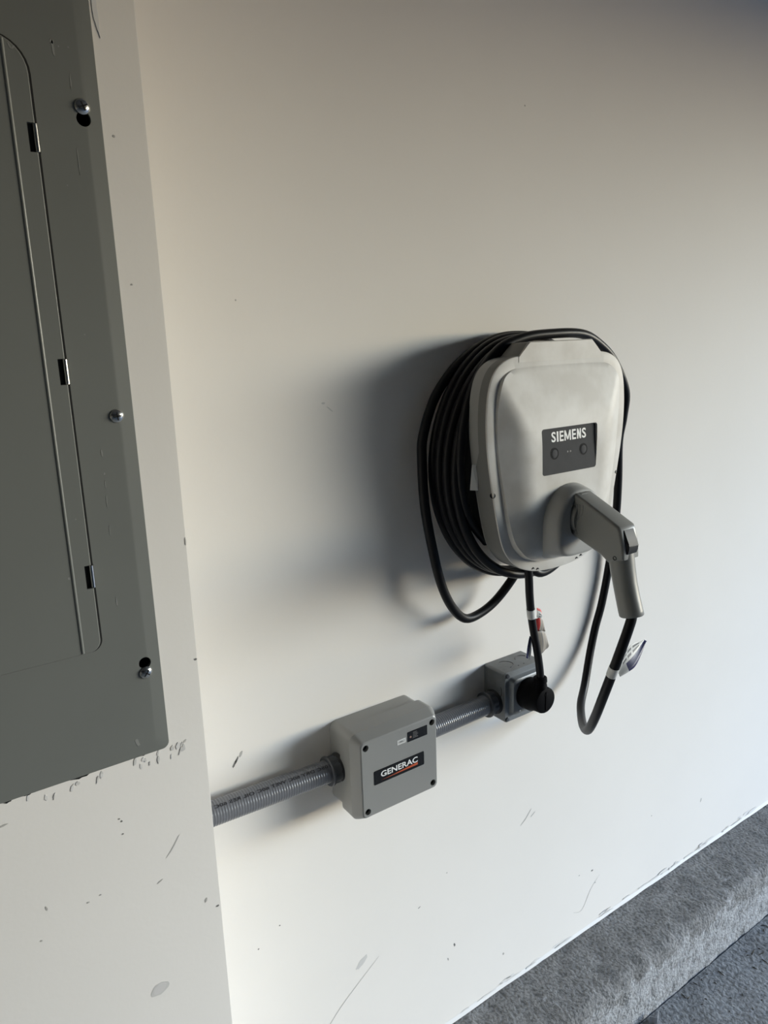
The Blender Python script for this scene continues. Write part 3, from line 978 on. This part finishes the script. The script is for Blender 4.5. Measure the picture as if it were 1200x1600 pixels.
# thumb trigger
tp = [(-0.2770, -0.3065), (-0.2845, -0.3070), (-0.2955, -0.3300), (-0.2960, -0.3370), (-0.2925, -0.3470), (-0.2780, -0.3460)]
bm = bmesh.new()
vl = [bm.verts.new((XC - 0.0125, y, EYE + z)) for y, z in tp]
vr = [bm.verts.new((XC + 0.0125, y, EYE + z)) for y, z in tp]
bm.faces.new(vl)
bm.faces.new(vr[::-1])
for i in range(len(tp)):
    bm.faces.new((vl[i], vr[i], vr[(i + 1) % len(tp)], vl[(i + 1) % len(tp)]))
bmesh.ops.recalc_face_normals(bm, faces=bm.faces[:])
bmesh.ops.bevel(bm, geom=bm.edges[:], offset=0.0015, segments=2, affect='EDGES')
trg = bm_obj('trigger', bm, 'trigger', con, 30)
for k in range(3):
    yy, zz = -0.2905 - 0.0021 * k, -0.3235 - 0.0048 * k
    v, f = lathe((XC - 0.0120, yy, EYE + zz), (1, 0, 0), [(0, 0.0008), (0.002, 0.0014), (0.022, 0.0014), (0.024, 0.0008)], 8)
    obj('trigger_rib', v, f, 'trigger', con, 60)
# latch lever along the top of the nose
v, f = loft([[(XC - 0.0085, y, EYE + z - 0.005), (XC - 0.0085, y, EYE + z), (XC + 0.0085, y, EYE + z), (XC + 0.0085, y, EYE + z - 0.005)] for y, z in ((-0.150, -0.2600), (-0.160, -0.2560), (-0.178, -0.2570), (-0.198, -0.2640))])
obj('latch_lever', v, f, 'handle', con, 30)
# flowing ridges on both flanks of the slab
for sx in (-1, 1):
    for k in range(3):
        dy = -0.0060 * k
        c_ = [(-0.1985 + dy, -0.2790), (-0.1985 + dy, -0.2880), (-0.1945 + dy, -0.2985), (-0.1880 + dy * 0.9, -0.3080), (-0.1860 + dy * 0.9, -0.3190), (-0.1885 + dy, -0.3270 + 0.2 * dy)]
        v, f = tube(catmull([(XC + sx * (XB - 0.0002), y, EYE + z) for y, z in c_], 5), 0.0012, 8)
        obj('flank_ridge', v, f, 'handle', con, 70)
v, f = lathe((XC - XB + 0.001, -0.2765, EYE - 0.3530), (-1, 0, 0), [(0, 0.0034), (0.0016, 0.0034), (0.0016, 0.0026), (0.0004, 0.0022)], 18)
obj('screw_well', v, f, 'black_void', con, 35)


def frame_at(path, i):
    t = (path[min(i + 1, len(path) - 1)] - path[max(i - 1, 0)]).normalized()
    return path[i], t


def band(path, i0, i1, rad, m, parent, name='tag_band'):
    v, f = tube([path[k] for k in range(i0, i1 + 1)], rad, 20)
    return obj(name, v, f, m, parent, 60)


def nearest(path, z, lo, hi):
    return min(range(lo, hi), key=lambda k: abs(path[k].z - z))


iz = nearest(run, EYE - 0.5445, len(run) - 48, len(run))
sub = catmull([run[iz - 1], run[iz], run[iz + 1]], 6)
tb = band([q for q in sub if abs(q.z - (EYE - 0.5445)) < 0.0085] or sub, 0, len([q for q in sub if abs(q.z - (EYE - 0.5445)) < 0.0085]) - 1, RAD + 0.0005, 'paper', cc)
# the curled paper flag
ca = catmull([(0.9548, -0.2830, EYE - 0.5415), (0.9667, -0.2830, EYE - 0.5174), (0.9870, -0.2810, EYE - 0.5083), (1.0251, -0.2780, EYE - 0.5127)], 6)
cb = catmull([(0.9504, -0.2860, EYE - 0.5542), (0.9686, -0.2900, EYE - 0.5487), (0.9879, -0.2900, EYE - 0.5408), (1.0281, -0.2780, EYE - 0.5156)], 6)
NS = 8
vv, ff = [], []
for a, b in zip(ca, cb):
    for k in range(NS + 1):
        t = k / NS
        vv.append(a.lerp(b, t) + Vector((0, 0.004 * math.sin(math.pi * t), 0)))
for i in range(len(ca) - 1):
    for k in range(NS):
        ff.append([i * (NS + 1) + k, i * (NS + 1) + k + 1, (i + 1) * (NS + 1) + k + 1, (i + 1) * (NS + 1) + k])
fl = obj('tag_flag', vv, ff, 'paper', cc, 70)
fl.data.materials.append(M['blue_ink'])
fl.data.materials.append(M['grey_ink'])
for p in fl.data.polygons:
    i, k = divmod(p.index, NS)
    if k >= 5 and i >= 6:
        p.material_index = 1
    elif k in (1, 3) and 2 < i < 15 and i % 4 != 3:
        p.material_index = 2
sm = fl.modifiers.new('thickness', 'SOLIDIFY')
sm.thickness = 0.0003

# ------------------------------------------------------------------ power cord and plug
pc = empty('appliance_lead', (0.966, -0.09, EYE - 0.69), 'short black power cord with round plug pushed into the outlet box', 'power cord')
cp = catmull([(0.917, -0.110, EYE - 0.385), (0.9230, -0.108, EYE - 0.428), (0.9290, -0.104, EYE - 0.458), (0.9370, -0.100, EYE - 0.492), (0.9455, -0.098, EYE - 0.528), (0.9535, -0.099, EYE - 0.565), (0.9600, -0.100, EYE - 0.600),
              (0.9640, -0.100, EYE - 0.628), (0.9655, -0.100, EYE - 0.655)], 8)
v, f = tube(cp, 0.0072, 16)
obj('cord', v, f, 'cable', pc, 80)
PXc, PZc = 0.9655, EYE - 0.672
v, f = lathe((PXc, OY + 0.0005, PZc), (0, -1, 0), [(0, 0.0300), (0.004, 0.0310), (0.020, 0.0300), (0.026, 0.0270), (0.034, 0.0255), (0.044, 0.0250), (0.0465, 0.0238), (0.0475, 0.0215)], 40)
plug = obj('plug', v, f, 'plug', pc, 35)
v, f = lathe((PXc - 0.0005, -0.100, PZc + 0.012), (-0.04, 0, 1), [(0, 0.0150), (0.014, 0.0125), (0.022, 0.0115), (0.023, 0.0128), (0.031, 0.0125), (0.033, 0.0100)], 24)
obj('strain_relief', v, f, 'plug', plug, 35)
v, f = loft([[(PXc - 0.0012, y, PZc - 0.018), (PXc + 0.0012, y, PZc - 0.018), (PXc + 0.0012, y, PZc + 0.018), (PXc - 0.0012, y, PZc + 0.018)] for y in (OY - 0.046, OY - 0.0482)])
obj('face_rib', v, f, 'plug', plug)
i0, i1 = nearest(cp, EYE - 0.4885, 0, len(cp)), nearest(cp, EYE - 0.5065, 0, len(cp))
band(cp, min(i0, i1), max(i0, i1), 0.0079, 'paper', pc)


def sheet(name, ca, cb, m, parent, bulge=(0, 0, 0), thick=0.0004, n=8, sub=6):
    ca, cb = catmull(ca, sub), catmull(cb, sub)
    vv, ff = [], []
    for a, b in zip(ca, cb):
        for k in range(n + 1):
            t = k / n
            vv.append(a.lerp(b, t) + Vector(bulge) * math.sin(math.pi * t))
    for i in range(len(ca) - 1):
        for k in range(n):
            ff.append([i * (n + 1) + k, i * (n + 1) + k + 1, (i + 1) * (n + 1) + k + 1, (i + 1) * (n + 1) + k])
    o = obj(name, vv, ff, m, parent, 70)
    md = o.modifiers.new('thickness', 'SOLIDIFY')
    md.thickness = thick
    return o


# printed tags folded round the cord
s1 = sheet('tag_flap', [(0.9551, -0.097, EYE - 0.4906), (0.9639, -0.098, EYE - 0.4960), (0.9691, -0.097, EYE - 0.5056)],
           [(0.9555, -0.097, EYE - 0.5092), (0.9635, -0.098, EYE - 0.5129), (0.9685, -0.097, EYE - 0.5127)], 'paper', pc, (0, -0.001, 0))
s1.data.materials.append(M['red_ink'])
s1.data.materials.append(M['grey_ink'])
for p in s1.data.polygons:
    if p.index % 8 < 2:
        p.material_index = 1
    elif p.index % 8 in (4, 6) and p.index // 8 > 2:
        p.material_index = 2
s2 = sheet('tag_flap', [(0.9581, -0.090, EYE - 0.5158), (0.9677, -0.094, EYE - 0.5141), (0.9784, -0.092, EYE - 0.5250), (0.9844, -0.090, EYE - 0.5436)],
           [(0.9602, -0.090, EYE - 0.5361), (0.9669, -0.092, EYE - 0.5404), (0.9757, -0.091, EYE - 0.5434), (0.9837, -0.090, EYE - 0.5464)], 'tan_paper', pc, (0, -0.002, 0))
s2.data.materials.append(M['red_ink'])
s2.data.materials.append(M['grey_ink'])
for p in s2.data.polygons:
    if p.index // 8 < 6:
        p.material_index = 1
    elif (p.index // 8) % 4 == 1:
        p.material_index = 2
s3 = sheet('tag_flap', [(0.9583, -0.088, EYE - 0.5383), (0.9737, -0.092, EYE - 0.5412), (0.9863, -0.090, EYE - 0.5504), (0.9968, -0.087, EYE - 0.5709)],
           [(0.9752, -0.088, EYE - 0.5910), (0.9812, -0.089, EYE - 0.5886), (0.9902, -0.087, EYE - 0.5856), (0.9964, -0.087, EYE - 0.5841)], 'tan_paper', pc, (0, -0.003, 0))
s3.data.materials.append(M['grey_ink'])
for p in s3.data.polygons:
    if (p.index // 8) % 4 == 1:
        p.material_index = 1
s4 = sheet('tag_flap', [(0.9433, -0.092, EYE - 0.5435), (0.9360, -0.094, EYE - 0.5619), (0.9310, -0.096, EYE - 0.5823)],
           [(0.9601, -0.086, EYE - 0.5582), (0.9571, -0.086, EYE - 0.5764), (0.9465, -0.090, EYE - 0.5911)], 'paper', pc, (0, -0.001, 0))
s4.data.materials.append(M['blue_ink'])
for p in s4.data.polygons:
    if p.index % 8 < 3:
        p.material_index = 1

# ------------------------------------------------------------------ marks on the walls and on the panel
def blob(name, cx, cz, a, b, ang, m, parent, y, seed, rough=0.35, n=18, chip=0.0):
    rng = random.Random(seed)
    c, s = math.cos(R(ang)), math.sin(R(ang))
    vv = []
    for k in range(n):
        t = 2 * math.pi * k / n
        q = 1 + rough * (rng.random() - 0.6)
        p, w = a * q * math.cos(t), b * q * math.sin(t)
        vv.append((cx + p * c - w * s, y, cz + p * s + w * c))
    vb = [(x, y + 0.0006, z) for x, _, z in vv]
    ff = [list(range(n))] + [[k, (k + 1) % n, n + (k + 1) % n, n + k] for k in range(n)]
    return obj(name, vv + vb, ff, m, parent)


def streak(name, pts_, w, m, parent, y):
    P = catmull([(x, y, z) for x, z in pts_], 6)
    vv, ff = [], []
    for i, p in enumerate(P):
        t = (P[min(i + 1, len(P) - 1)] - P[max(i - 1, 0)]).normalized()
        nrm = Vector((-t.z, 0, t.x))
        e = w * (0.35 + 0.65 * math.sin(math.pi * i / (len(P) - 1)))
        vv += [p + nrm * e, p - nrm * e]
    for i in range(len(P) - 1):
        ff.append([2 * i, 2 * i + 1, 2 * i + 3, 2 * i + 2])
    return obj(name, vv, ff, m, parent)


YW, YB_ = -0.0003, -BUMP - 0.0003
# main wall
for i, (x, z, a, b, g, m) in enumerate((
        (0.3960, -0.6395, 0.0065, 0.0018, 58, 'scuff_dark'), (0.4000, -0.6345, 0.0060, 0.0016, 64, 'scuff_dark'), (0.4075, -0.6265, 0.0055, 0.0022, 60, 'scuff_mid'),
        (0.4510, -0.9642, 0.0016, 0.0012, 0, 'scuff_dark'), (0.4099, -0.9883, 0.0014, 0.0012, 0, 'scuff_dark'), (0.7450, -1.0836, 0.0030, 0.0008, 20, 'scuff_dark'),
        (0.8322, -1.2186, 0.0022, 0.0045, 15, 'scuff_dark'), (0.8153, -1.2440, 0.0015, 0.0040, 20, 'scuff_mid'), (0.8153, -1.0400, 0.0015, 0.0013, 0, 'scuff_mid'),
        (0.4559, 0.0522, 0.0012, 0.0012, 0, 'scuff_mid'), (1.0109, 0.3683, 0.0014, 0.0014, 0, 'scuff_mid'), (1.2572, -1.2504, 0.0035, 0.0022, 0, 'scuff_dark'),
        (1.2119, -1.2421, 0.0022, 0.0014, 0, 'scuff_mid'), (1.2700, -1.2900, 0.0020, 0.0014, 0, 'scuff_mid'), (0.9700, -1.3200, 0.0022, 0.0030, 0, 'scuff_mid'),
        (1.6975, -1.2462, 0.0020, 0.0060, -20, 'scuff_mid'), (0.5980, -0.1090, 0.0070, 0.0009, -40, 'scuff_soft'), (0.5873, -0.0994, 0.0035, 0.0016, 0, 'scuff_soft'),
        (1.4800, -1.2000, 0.0022, 0.0014, 0, 'scuff_mid'))):
    blob('scuff_mark', x, EYE + z, a, b, g, m, wall, YW, i + 1)
blob('scuff_mark', 0.6090, EYE - 1.1310, 0.0160, 0.0060, 38, 'scuff_soft', wall, -0.0002, 40, 0.25)
streak('hairline_crack', [(0.520, EYE - 1.2400), (0.5372, EYE - 1.2212), (0.5633, EYE - 1.1979), (0.5997, EYE - 1.1718), (0.6474, EYE - 1.1397)], 0.0007, 'scuff_mid', wall, YW)
streak('scuff_mark', [(1.0180, EYE - 1.0240), (1.0347, EYE - 1.0123), (1.0500, EYE - 0.9960)], 0.0011, 'scuff_mid', wall, YW)
streak('scuff_mark', [(1.0480, EYE - 1.0160), (1.0620, EYE - 1.0080)], 0.0010, 'scuff_mid', wall, YW)
streak('hairline_crack', [(1.195, EYE - 1.335), (1.225, EYE - 1.342), (1.255, EYE - 1.300), (1.285, EYE - 1.275)], 0.0006, 'scuff_mid', wall, YW)
# caulk and paint slop along the foot of the main wall
rng = random.Random(3)
for k in range(46):
    x = 0.75 + 1.35 * rng.random()
    blob('paint_slop', x, BASE + 0.004 + 0.010 * rng.random() ** 2, 0.006 + 0.022 * rng.random(), 0.0015 + 0.003 * rng.random(), -3 + 6 * rng.random(), 'chip_white', wall, -0.0004 - 0.0018 * rng.random(), 100 + k, 0.5, 14)
for k in range(12):
    x = 0.85 + 1.1 * rng.random()
    blob('scuff_mark', x, BASE + 0.004 + 0.012 * rng.random(), 0.004 + 0.008 * rng.random(), 0.0007, 10 - 20 * rng.random(), 'scuff_mid', wall, -0.0026, 200 + k, 0.6, 10)
vv, ff = [], []
NB = 220
for i in range(NB + 1):
    x = EDGE_X + 0.01 + (2.6 - EDGE_X) * i / NB
    a = 0.0060 + 0.0022 * noise.noise(Vector((x * 9, 1.3, 0))) + 0.0012 * noise.noise(Vector((x * 40, 4.1, 0)))
    b = 0.0042 + 0.0015 * noise.noise(Vector((x * 14, 7.7, 0)))
    vv += [(x, -0.0002, BASE + a), (x, -0.0018, BASE + a * 0.45), (x, -b, BASE - 0.0012), (x, -0.0002, BASE - 0.0016)]
for i in range(NB):
    for k in range(3):
        ff.append([4 * i + k, 4 * i + k + 1, 4 * i + k + 5, 4 * i + k + 4])
obj('caulk_bead', vv, ff, mat('white_caulk', (0.88, 0.87, 0.85), 0.6, spec=0.3), wall, 60)
# boxed-out wall
for i, (x, z, a, b, g, m) in enumerate((
        (0.1765, -0.5304, 0.0011, 0.0011, 0, 'scuff_dark'), (0.1761, -0.5468, 0.0011, 0.0009, 0, 'scuff_dark'), (0.1741, -0.5264, 0.0009, 0.0009, 0, 'scuff_dark'),
        (0.1436, -0.6115, 0.0012, 0.0010, 0, 'scuff_mid'), (0.1298, -0.6145, 0.0016, 0.0010, 0, 'scuff_mid'), (0.2111, -0.6274, 0.0040, 0.0008, 25, 'scuff_mid'),
        (0.2643, -0.6809, 0.0014, 0.0032, -20, 'scuff_mid'), (0.2783, -0.6966, 0.0022, 0.0013, 0, 'scuff_dark'), (0.0775, -0.6367, 0.0011, 0.0011, 0, 'scuff_mid'),
        (0.2499, 0.1956, 0.0012, 0.0012, 0, 'scuff_mid'), (0.2522, 0.0571, 0.0010, 0.0010, 0, 'scuff_mid'), (0.0873, -0.6000, 0.0010, 0.0028, 10, 'scuff_mid'),
        (0.2805, -0.3612, 0.0018, 0.0012, 0, 'scuff_dark'), (0.2818, -0.2191, 0.0008, 0.0050, 0, 'scuff_mid'), (0.0596, -0.4844, 0.0050, 0.0012, 10, 'scuff_mid'))):
    blob('scuff_mark', x, EYE + z, a, b, g, m, wallb, YB_, i + 300)
blob('stain', 0.1962, EYE - 0.7734, 0.0115, 0.0082, 15, 'scuff_soft', wallb, YB_ + 0.0001, 350, 0.2)
blob('stain', 0.1955, EYE - 0.7727, 0.0088, 0.0060, 15, mat('stain_middle', (0.69, 0.67, 0.65), 0.5), wallb, YB_, 351, 0.2)
streak('scuff_mark', [(0.2218, EYE - 0.6000), (0.2305, EYE - 0.5907), (0.2400, EYE - 0.5764)], 0.0009, 'scuff_soft', wallb, YB_)
for k in range(26):                       # torn plaster under the lower edge of the panel
    x = (0.186 + 0.073 * rng.random()) if k < 16 else (0.077 + 0.09 * rng.random())
    z = EYE - 0.4605 - 0.0125 * rng.random()
    blob('plaster_chip', x, z, 0.0009 + 0.0012 * rng.random(), 0.0018 + 0.0036 * rng.random(), -25 + 30 * rng.random(),
         rng.choice(('chip_white', 'chip_white', 'scuff_soft', 'scuff_soft')), wallb, YB_ - 0.0003 * rng.random(), 400 + k, 0.5, 9)
for (x, a, b) in ((0.1400, 0.0091, 0.0024), (0.0673, 0.0050, 0.0022), (0.0864, 0.0036, 0.0012), (0.1455, 0.0045, 0.0015), (0.2091, 0.0018, 0.0010)):
    blob('plaster_gap', x, EYE - 0.4585, a, b, 3, 'black_void', wallb, YB_ - 0.0004, int(x * 9000), 0.5, 14)
for k, (x, z) in enumerate(((0.2573, -0.4595), (0.2545, -0.4600), (0.2532, -0.4623), (0.2591, -0.4582))):
    blob('plaster_chip', x, EYE + z, 0.0022, 0.0008, 50, rng.choice(('chip_white', 'scuff_soft')), wallb, YB_ - 0.0002, 460 + k, 0.5, 9)
blob('paint_drip', 0.2445, EYE + 0.3045, 0.0024, 0.0220, 4, 'chip_white', wallb, YB_ - 0.0003, 480, 0.3)
# light scratches and paint specks on the panel
for i, (x, z, a, b, g) in enumerate(((0.2014, 0.2637, 0.0010, 0.0075, 3), (0.2009, 0.2691, 0.0018, 0.0020, 0), (0.2137, 0.2375, 0.0006, 0.0060, 0), (0.2125, 0.1702, 0.0005, 0.0130, 1), (0.2064, 0.2659, 0.0007, 0.0007, 0),
                                     (0.2150, 0.2664, 0.0008, 0.0008, 0), (0.2018, -0.1091, 0.0009, 0.0040, 3), (0.2020, -0.1309, 0.0010, 0.0012, 0), (0.2016, -0.1418, 0.0005, 0.0040, 0), (0.2011, -0.1591, 0.0004, 0.0070, 0),
                                     (0.2005, -0.1909, 0.0004, 0.0050, 0), (0.1989, -0.2700, 0.0008, 0.0050, 0), (0.2033, -0.4391, 0.0022, 0.0060, 10), (0.1997, 0.1465, 0.0006, 0.0008, 0), (0.1991, 0.0091, 0.0007, 0.0007, 0))):
    blob('scratch', x, EYE + z, a, b, g, 'scratch_light', cover, FY - 0.0002, 500 + i, 0.6, 10)
for i, (x, z, a, b, g) in enumerate(((0.1636, 0.2573, 0.0008, 0.0030, 25), (0.1659, 0.2565, 0.0007, 0.0022, -35), (0.1536, -0.2327, 0.0012, 0.0016, 0), (0.1673, -0.1726, 0.0006, 0.0010, 0))):
    blob('scratch', x, EYE + z, a, b, g, 'scratch_light', door, FY - 0.0056, 530 + i, 0.5, 10)

# ------------------------------------------------------------------ things on the floor
rng = random.Random(11)
vv, ff = [], []
for k in range(420):
    x = 1.15 + 1.2 * rng.random()
    y = CURB_Y - 0.008 - 0.5 * rng.random()
    a = rng.random() * math.pi * 2
    L, W = 0.002 + 0.009 * rng.random() ** 2, 0.0005 + 0.0014 * rng.random()
    hgt = 0.0006 + 0.0012 * rng.random()
    b0 = len(vv)
    for (p, q, h) in ((-L, -W, 0), (L, -W * 0.4, 0), (L * 0.8, W * 0.5, 0), (-L, W, 0), (-L * 0.2, 0, hgt + 0.0006)):
        vv.append((x + p * math.cos(a) - q * math.sin(a), y + p * math.sin(a) + q * math.cos(a), 0.0003 + h))
    ff += [[b0, b0 + 1, b0 + 4], [b0 + 1, b0 + 2, b0 + 4], [b0 + 2, b0 + 3, b0 + 4], [b0 + 3, b0, b0 + 4], [b0 + 3, b0 + 2, b0 + 1, b0]]
tag(obj('floor_litter', vv, ff, 'debris'), 'crumbs of dry leaf and dirt scattered on the concrete floor', 'debris', kind='stuff')

sh = empty('metal_angle', (1.285, -0.165, 0.0), 'small bent strip of bright sheet metal standing against the curb at the bottom edge', 'metal strip')
for nm, (ax, ay), (bx, by) in (('flange', (1.274, -0.163), (1.286, -0.176)), ('flange', (1.286, -0.176), (1.305, -0.166))):
    dx, dy = bx - ax, by - ay
    L = math.hypot(dx, dy)
    nx, ny = -dy / L * 0.0008, dx / L * 0.0008
    zt = 0.022
    vv = [(ax, ay, 0.0003), (bx, by, 0.0003), (bx, by, zt), (ax, ay, zt), (ax + nx, ay + ny, 0.0003), (bx + nx, by + ny, 0.0003), (bx + nx, by + ny, zt), (ax + nx, ay + ny, zt)]
    obj(nm, vv, [[0, 1, 2, 3], [7, 6, 5, 4], [0, 4, 5, 1], [1, 5, 6, 2], [2, 6, 7, 3], [3, 7, 4, 0]], 'sheet', sh)
